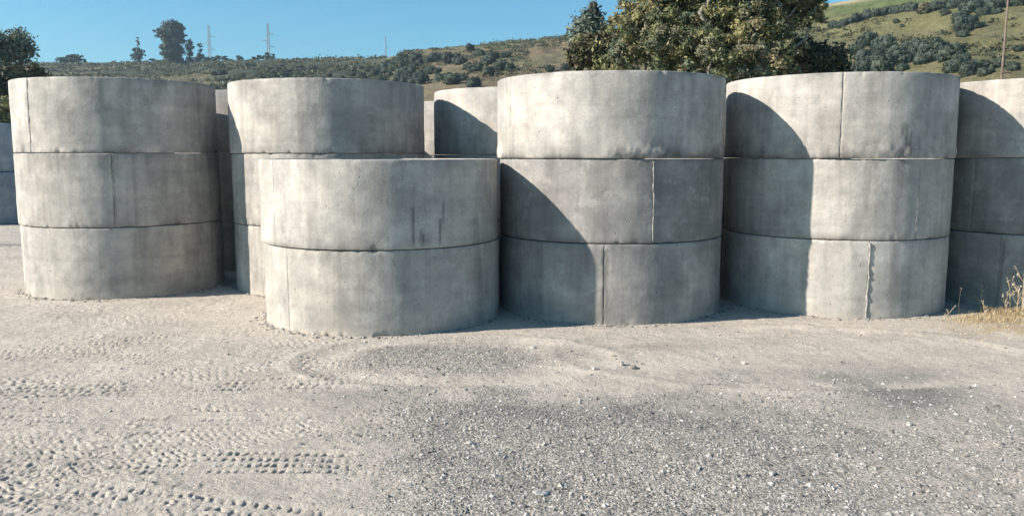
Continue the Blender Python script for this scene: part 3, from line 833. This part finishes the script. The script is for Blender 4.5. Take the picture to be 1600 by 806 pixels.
for i_, b in enumerate(sorted(((1356, 62, 17), (1382, 75, 19), (1397, 82, 18), (1362, 92, 20), (1383, 103, 17), (1427, 80, 16), (1455, 84, 19), (1491, 82, 18), (1489, 105, 15), (1512, 112, 13),
          (1525, 102, 15), (1538, 112, 11), (1415, 92, 16), (1410, 107, 9), (1440, 92, 12), (1345, 108, 16), (1340, 78, 11), (1474, 90, 12), (1505, 95, 12)))):
    bush(*b, ORD[i_] + ' ' + L1, 'dark bushes in the dense clump on the right hillside')
for b, l in (((1508, 40, 18), 'large lone dark bush in the middle of the right hillside, beside its own shadow'), ((1528, 40, 8), 'small bush touching the right side of the large lone hillside bush'),
             ((1506, 54, 9), 'small bush just below the large lone hillside bush'), ((1561, 102, 9), 'low bush left of the rusty pole near the top of the right stack'),
             ((1583, 105, 10), 'low bush right of the rusty pole near the top of the right stack'), ((1591, 78, 7), 'small dim bush at the right edge halfway up the hillside'),
             ((1401, 34, 5), 'small bush under the hedge line on the right hillside'), ((1409, 41, 3.5), 'tiny dark bush alone below the hedge line on the right hillside')):
    bush(*b, l, None)
for i_, b in enumerate(sorted(((1315, 38, 9), (1325, 33, 8), (1336, 30, 8), (1347, 27, 7), (1357, 24, 9), (1368, 22, 8), (1380, 19, 8), (1391, 17, 8), (1402, 16, 9), (1412, 14, 9), (1422, 13, 9), (1302, 42, 7)))):
    bush(*b, ORD[i_] + ' bush from the left in the hedge line below the mown field', 'bushes in the hedge line below the mown field')
L3 = 'bush from the left in the wooded strip at the upper right of the hillside'
for i_, b in enumerate(sorted(((1446, 15, 11), (1459, 13, 9), (1470, 7, 12), (1491, 6, 12), (1476, 19, 8), (1497, 25, 10), (1513, 14, 13), (1530, 6, 14), (1549, 8, 14), (1566, 3, 12), (1590, 2, 12), (1503, 2, 10),
          (1538, 18, 10), (1556, 17, 8), (1610, -2, 14), (1580, -6, 12)))):
    bush(*b, ORD[i_] + ' ' + L3, 'bushes of the wooded strip at the upper right', BM if b[0] != 1446 else BMB)
L4 = 'bush from the left on the brown slope behind the central rear stack'
for i_, b in enumerate(sorted(((706, 92, 14), (718, 95, 11), (735, 76, 8), (751, 83, 9), (744, 105, 12), (762, 95, 13), (781, 104, 11), (790, 86, 8), (731, 104, 10), (704, 124, 14), (688, 121, 10), (772, 88, 8),
          (797, 107, 9), (884, 105, 9), (860, 108, 7), (765, 112, 10), (742, 130, 12), (725, 122, 9)))):
    bush(*b, ORD[i_] + ' ' + L4, 'dark bushes on the terraced central slope')
L5 = 'green bush in the mass covering the spur above the top ring behind the short stack'
q = np.random.default_rng(8)
for k in range(46):
    x = q.uniform(585, 684); lo = 128; hi = np.interp(x, [585, 620, 660, 684], [112, 92, 84, 84])
    bush(x, q.uniform(hi, lo), q.uniform(6, 12), L5, 'green bushes covering the spur')
L6 = 'low dark bush on the flat left ridge, lost among its scrub'
for k in range(60):
    x = q.uniform(330, 600); y = q.uniform(101, 128)
    bush(x, y, q.uniform(4, 8), L6, 'low bushes on the left ridge', sq=.7)

# scrub and tall weeds over the whole hillside (uncountable)
n = 16000
th = q.uniform(math.radians(-38), math.radians(38), n); r_ = np.sqrt(q.uniform(.12, 1, n)) * np.interp(th, _th, _rd)
x = r_ * np.sin(th); y = r_ * np.cos(th)
dn = fbm(x * .06, y * .05, 5, 4)
px_, py_ = project(x, y, terrain_z(x, y))
kp = (q.random(n) < np.where(px_ < 640, .95, .6) * sstep(.38, .6, dn)) & (r_ > 60)
# keep the mown field clear
kp &= ~((px_ > 1200) & (py_ < 40 - (px_ - 1250) * .155 + 2))
x, y, r_, px_ = x[kp], y[kp], r_[kp], px_[kp]; z = terrain_z(x, y); n = len(x); nl = 18
S = q.uniform(.35, 1.1, n) * np.where(px_ < 640, 1.25, .75)
cl = np.repeat(np.arange(n), nl)
off = q.normal(size=(n * nl, 3)) * np.array([.6, .6, .30]) * S[cl][:, None]; off[:, 2] = np.abs(off[:, 2])
c = np.stack([x[cl], y[cl], z[cl]], -1) + off
a = q.normal(size=(n * nl, 3)); a /= np.linalg.norm(a, axis=1)[:, None]; b = np.cross(a, q.normal(size=(n * nl, 3))); b /= np.linalg.norm(b, axis=1)[:, None]
s = (S[cl] * .24)[:, None]; a *= s; b *= s
V = np.stack([c - a, c + b, c + a, c - b], 1).reshape(-1, 3)
pal = np.array([(.085, .095, .05), (.11, .11, .06), (.075, .085, .048), (.135, .125, .07)])
col = np.repeat(pal[q.integers(0, 4, n)][cl] * q.uniform(.75, 1.25, (n * nl, 1)), 4, 0)
me = make_mesh('hillside_scrub', V, np.arange(len(V)).reshape(-1, 4), M_LEAF, col, smooth=False)
tag(link('hillside_scrub', me), 'low olive scrub and weeds covering the hillside behind the stacks', 'scrub', kind='stuff')

# ------------------------------------------------------------------ trees on the left skyline
def sky_tree(px, top, bot, wpx, label, seed, pal=G_HILL, prof=None, ncl=60, name='ridge_tree', group=None):
    th = math.atan2(*ray(px, bot)[:2]); R = float(np.interp(th, _th, _rd)) - 3
    bx, by = R * math.sin(th), R * math.cos(th); bz = float(terrain_z(np.array([bx]), np.array([by]))[0])
    k = R / FPX; H = at(px, top, R)[2] - bz; w = wpx * k / 2 * 1.3
    lobes = []; r = random.Random(seed)
    prof = prof or [(.25, .8), (.55, 1), (.82, .7)]
    for t_, ww in prof:
        rad = w * ww
        lobes.append((bx, by, bz + H * t_, rad * .72, rad * .72, H * .17))
        for m in range(3):
            an = r.uniform(0, 6.28)
            lobes.append((bx + math.cos(an) * rad * .5, by + math.sin(an) * rad * .5, bz + H * (t_ + r.uniform(-.07, .05)), rad * .5, rad * .5, H * .11))
    o = empty(name, (bx, by, bz)); b_ = np.array([bx, by, bz])
    V, F = limbs((bx, by, bz), [np.array(l[:3]) for l in lobes[::2]], max(.12, w * .09), seed, .2)
    link('trunk', make_mesh('trunk', V - b_, F, M_BARK_D), parent=o)
    V, F, c = crown(lobes, int(ncl * 1.6), 22, max(.25, w * .10), seed, pal, spread=.22, hollow=.4, elong=1.4, orient=1.2)
    link('crown', make_mesh('crown', V - b_, F, M_LEAF, c, smooth=False), parent=o)
    tag(o, label, 'tree', group)
sky_tree(270, 37, 98, 34, 'tall broad tree with a rounded top, largest on the left skyline', 31, prof=[(.1, .7), (.26, .75), (.42, .78), (.58, .85), (.74, 1.0), (.88, .85)], ncl=420)
sky_tree(296, 61, 98, 12, 'narrower dark tree touching the right side of the broad skyline tree', 32, prof=[(.15, .7), (.4, .8), (.65, 1), (.85, .8)], ncl=90)
sky_tree(314, 66, 98, 11, 'thin columnar tree between the broad skyline tree and the leftmost pylon', 33, prof=[(.12, 1.5), (.35, 1.0), (.6, .5), (.85, .7)], ncl=60)
sky_tree(216, 73, 97, 18, 'bushy skyline tree with a bare wispy leader above it, left of the broad one', 34, prof=[(.25, .75), (.5, 1), (.75, .9)], ncl=90)
sky_tree(217, 58, 90, 6, 'faint wispy half-bare treetop rising over the bushy skyline tree', 35, pal=[(.16, .17, .14), (.2, .2, .17)], prof=[(.7, .6), (.85, .9)], ncl=14)
sky_tree(101, 86, 99, 24, 'left dome of the low double tree on the far left skyline', 36, prof=[(.3, 1), (.6, .8)], ncl=70)
sky_tree(120, 83, 99, 26, 'right and taller dome of the low double tree on the far left skyline', 37, prof=[(.3, 1), (.65, .8)], ncl=80)
sky_tree(238, 88, 98, 9, 'small round skyline bush just left of the broad tree', 38, prof=[(.4, 1)], ncl=25)
sky_tree(247, 92, 98, 12, 'low flat skyline bush at the left foot of the broad tree', 39, prof=[(.4, 1)], ncl=25)
for i, (px, top, w, l) in enumerate(((304, 88, 14, 'low bush at the foot of the thin columnar skyline tree'), (324, 88, 7, 'small bush under the left leg of the leftmost pylon'),
                     (331, 86, 9, 'dark bush directly below the leftmost pylon'), (342, 85, 9, 'dark round bush just right of the leftmost pylon'), (352, 86, 9, 'second dark bush right of the leftmost pylon'),
                     (374, 85, 9, 'lone small tree on the skyline between the two tall pylons'), (397, 88, 6, 'tiny bush, leftmost of the row under the second pylon'), (405, 85, 7, 'second small bush in the row under the second pylon'),
                     (411, 86, 6, 'third small bush in the row left of the second pylon base'), (418, 80, 8, 'tallest bush in the row, in front of the second pylon'), (426, 82, 7, 'pointed bush at the right leg of the second pylon'))):
    sky_tree(px, top, 97 if px < 380 else 93, w * 1.3, l, 50 + i, prof=[(.35, 1), (.65, .8)], ncl=30)

# ------------------------------------------------------------------ pylons and wires
def pylon(px, top, bot, dist, wpx, label):
    p = at(px, bot, dist); tz = at(px, top, dist)[2]
    bz = float(terrain_z(np.array([p[0]]), np.array([p[1]]))[0]); bz = min(bz, p[2])
    H = tz - bz; w = wpx / FPX * dist / 2
    o = empty('pylon', (p[0], p[1], bz)); rs_ = .07
    def bar(a, b, rad=rs_): return tube([a, (np.array(a) + np.array(b)) / 2, b], rad, rad, 4)
    lv = [0, .16, .30, .42, .52, .60, .68, .76, .84, .92, 1.0]
    wd = lambda t_: w * (1 - t_ / .58 * .72) if t_ < .58 else w * .28 * (1 - (t_ - .58) / .42 * .55)
    legs, braces = [], []
    cs = [(-1, -1), (1, -1), (1, 1), (-1, 1)]
    for i in range(len(lv) - 1):
        a, b = lv[i], lv[i + 1]
        for k, (sx, sy) in enumerate(cs):
            nx = cs[(k + 1) % 4]
            legs.append(bar((sx * wd(a), sy * wd(a), a * H), (sx * wd(b), sy * wd(b), b * H), .11))
            braces.append(bar((sx * wd(a), sy * wd(a), a * H), (nx[0] * wd(b), nx[1] * wd(b), b * H), .045))
            braces.append(bar((nx[0] * wd(a), nx[1] * wd(a), a * H), (sx * wd(b), sy * wd(b), b * H), .045))
            braces.append(bar((sx * wd(b), sy * wd(b), b * H), (nx[0] * wd(b), nx[1] * wd(b), b * H), .045))
    link('lattice_legs', make_mesh('lattice_legs', *join(legs), M_STEEL), parent=o)
    link('lattice_bracing', make_mesh('lattice_bracing', *join(braces), M_STEEL), parent=o)
    tips = []
    for t_, side in ((.86, 1), (.78, -1), (.70, 1)):
        L = w * 1.25
        tip = (side * L, 0, t_ * H)
        parts = [bar((0, -.3, t_ * H), tip, .10), bar((0, .3, t_ * H), tip, .10), bar((0, 0, t_ * H + H * .035), tip, .08)]
        arm = link('cross_arm', make_mesh('cross_arm', *join(parts), M_STEEL), parent=o)
        tips.append(np.array([p[0] + tip[0], p[1], bz + tip[2] - .4]))
        link('insulator', make_mesh('insulator', *tube([(tip[0], 0, tip[2]), (tip[0], 0, tip[2] - .3), (tip[0], 0, tip[2] - .6)], .09, .09, 6), M_STEEL), parent=arm)
    tag(o, label, 'pylon', 'lattice power pylons on the skyline')
    return tips
p1 = pylon(328, 40, 97, 520, 13, 'leftmost lattice power pylon, beside the columnar trees on the left skyline')
p2 = pylon(420, 37, 92, 480, 14, 'second lattice power pylon from the left, tallest on the skyline')
p3 = pylon(603, 56, 90, 620, 8, 'smallest and farthest lattice pylon, at the foot of the central hill')
for (a, b, l) in ((p1, p2, 'left'), (p2, p3, 'right')):
    for k in range(3):
        pts = []
        for t_ in np.linspace(0, 1, 21):
            q_ = a[k] * (1 - t_) + b[k] * t_; q_[2] -= 4 * 3.0 * t_ * (1 - t_); pts.append(q_)
        o = link('power_line', make_mesh('power_line', *tube(pts, .02, .02, 4), M_WIRE))
        tag(o, ['upper', 'middle', 'lowest'][k] + ' thin sagging wire between the ' + ('two left pylons' if l == 'left' else 'second pylon and the farthest one'), 'power line', 'wires between the pylons')

# rusty pole at the right
D3 = 34.0
a = at(1565, 122, D3); b = at(1579, -45, D3)
bz = a.copy(); dirv = (b - a) / (b[2] - a[2]); foot = a - dirv * (a[2] + .1)
o = empty('rusty_pole', foot)
link('shaft', make_mesh('shaft', *tube([np.zeros(3), (b - foot) / 2, b - foot], .045, .034, 10), M_RUST), parent=o)
mm = a - foot + dirv * .16
link('bracket', make_mesh('bracket', *tube([mm + np.array([-.02, 0, 0]), mm + np.array([.16, -.04, .04]), mm + np.array([.30, -.04, -.01])], .05, .02, 6), M_RUST), parent=o)
tag(o, 'thin rusty pole leaning slightly, in front of the hillside at the right', 'pole')

# ------------------------------------------------------------------ dry grass at the right
r = np.random.default_rng(77)
def blades(cx, cy, n, sx, sy, hmin, hmax, wd, seed, lie=.6):
    r = np.random.default_rng(seed)
    x = cx + r.normal(size=n) * sx; y = cy + r.normal(size=n) * sy
    h = r.uniform(hmin, hmax, n) * .38; a = r.uniform(0, 6.28, n); ln = h * r.uniform(.2, 1.3, n) * lie
    z = np.array([yard_z(xx, yy) for xx, yy in zip(x, y)])
    b = np.stack([x, y, z - .005], -1); w = np.stack([np.cos(a + 1.57), np.sin(a + 1.57), 0 * a], -1) * wd
    d = np.stack([np.cos(a), np.sin(a), 0 * a], -1) * ln[:, None]
    m = b + d * .4 + np.array([0, 0, 1]) * (h * .65)[:, None]; t_ = b + d + np.array([0, 0, 1]) * h[:, None]
    V = np.stack([b - w, b + w, m + w * .8, m - w * .8, t_ + w * .15, t_ - w * .15], 1)
    k = np.arange(n)[:, None] * 6
    F = np.concatenate([k + np.array([[0, 1, 2, 3]]), k + np.array([[3, 2, 4, 5]])], 0)
    pal = np.array([(.54, .43, .25), (.60, .50, .31), (.42, .33, .20), (.56, .48, .35)])
    col = np.repeat(pal[r.integers(0, 4, n)] * r.uniform(.8, 1.15, (n, 1)), 6, 0)
    # nothing inside the rings
    ok = np.ones(n, bool)
    for nm, sx_, sy_, R in STACKS: ok &= np.hypot(x - sx_, y - sy_) > R + .02
    ok2 = np.concatenate([ok, ok])
    return V.reshape(-1, 3), F[ok2], col
parts = [];
for px, py, n, sx, sy, h0, h1 in ((1590, 492, 900, .16, .12, .06, .22), (1560, 500, 700, .22, .12, .03, .12), (1600, 510, 900, .3, .14, .02, .08), (1530, 500, 500, .2, .1, .02, .08),
                                (1500, 500, 300, .2, .08, .015, .05), (1640, 490, 1200, .3, .2, .05, .25), (1450, 500, 150, .25, .04, .01, .035), (1520, 520, 260, .5, .2, .02, .06), (1380, 512, 60, .5, .12, .02, .05), (1600, 540, 140, .4, .25, .02, .07), (1560, 515, 500, .35, .14, .01, .04)):
    x, y = gnd(px, py); parts.append(blades(x, y, n, sx, sy, h0, h1, .0028, px, 1.3))
V, F = join([(p[0], p[1]) for p in parts]); col = np.concatenate([p[2] for p in parts])
me = make_mesh('dry_grass', V, F, M_STRAW, col, smooth=False)
tag(link('dry_grass', me), 'flattened straw-coloured dry grass at the foot of the rightmost stack', 'grass', kind='stuff')

def weed(px, top, bot, seed, label, branches=5, head=.012, lean=0., twig=.14):
    x, y = gnd(px, bot); H = (bot - top) / FPX * y * 1.02
    z = yard_z(x, y); o = empty('dry_weed', (x, y, z)); r = random.Random(seed)
    st = wiggle((0, 0, -.02), (lean * H, 0, H), 6, H * .02, seed)
    parts = [tube(st, .0045, .0025, 5)]
    heads = [(st[-1], head)]
    for k in range(branches):
        i = r.randint(2, 4); e = st[i] + np.array([r.uniform(-1, 1), r.uniform(-.6, .6), r.uniform(.6, 1.4)]) * twig * H * 2
        parts.append(tube(wiggle(st[i], e, 4, .003, seed + k), .003, .0018, 4)); heads.append((e, head * .8))
    link('stem', make_mesh('stem', *join(parts), M_STRAW2), parent=o)
    vs = []
    for c_, s_ in heads:
        for m in range(9):
            d = np.array([r.gauss(0, 1), r.gauss(0, 1), r.gauss(0, 1.4)]) * s_ * .7; a_ = np.array([r.gauss(0, 1), r.gauss(0, 1), r.gauss(0, 1)]); a_ /= np.linalg.norm(a_)
            b_ = np.cross(a_, [r.gauss(0, 1), r.gauss(0, 1), 1.0]); b_ /= np.linalg.norm(b_)
            p_ = c_ + d; vs += [p_ - a_ * s_, p_ + b_ * s_ * .5, p_ + a_ * s_, p_ - b_ * s_ * .5]
    V = np.array(vs)
    link('seed_head', make_mesh('seed_head', V, np.arange(len(V)).reshape(-1, 4), M_STRAW, np.tile([[.55, .48, .36]], (len(V), 1)), smooth=False), parent=o)
    tag(o, label, 'weed', 'dry weeds in front of the rightmost stack')
M_STRAW2 = simple('dry_stem', (.42, .34, .22), .9, 20, .4, .001)
weed(1498, 451, 492, 1, 'single thin weed stalk with one pale knob, nearest the second stack', 0, .014)
weed(1532, 448, 486, 2, 'faint forked dry weed between the single stalk and the straw clump', 3, .007)
weed(1543, 472, 496, 3, 'short bent weed at the left end of the straw clump', 3, .008, -.4)
weed(1475, 478, 495, 4, 'low broken twig lying against the foot of the second stack from right', 3, .006, 1.0)
weed(1580, 440, 494, 5, 'upright dry thistle with a leaning top in the straw clump', 5, .011, -.15)
weed(1589, 450, 496, 6, 'bushy dry thistle with many heads in the middle of the straw clump', 9, .013)
weed(1597, 428, 490, 7, 'tallest dry thistle at the very right edge of the picture', 6, .014)
weed(1571, 458, 494, 8, 'small weed with drooping heads left of the thistles', 5, .009)

# ------------------------------------------------------------------ haze
hz = bpy.data.materials.new('haze'); hz.use_nodes = True
hn = hz.node_tree.nodes; hn.remove(hn['Principled BSDF'])
pv = hn.new('ShaderNodeVolumePrincipled'); pv.inputs['Color'].default_value = (.66, .86, 1.0, 1)
pv.inputs['Density'].default_value = .00036; pv.inputs['Anisotropy'].default_value = .3
hz.node_tree.links.new(pv.outputs[0], hn['Material Output'].inputs['Volume'])
x0, x1, y0, y1, z0, z1 = -1700, 1700, -60, 1600, -40, 95
V = np.array([(x, y, z) for x in (x0, x1) for y in (y0, y1) for z in (z0, z1)], float)
F = np.array([(0, 1, 3, 2), (4, 6, 7, 5), (0, 4, 5, 1), (2, 3, 7, 6), (0, 2, 6, 4), (1, 5, 7, 3)])
tag(link('haze', make_mesh('haze', V, F, hz, smooth=False)), 'thin blue morning haze over the far ridge', 'haze', kind='stuff')
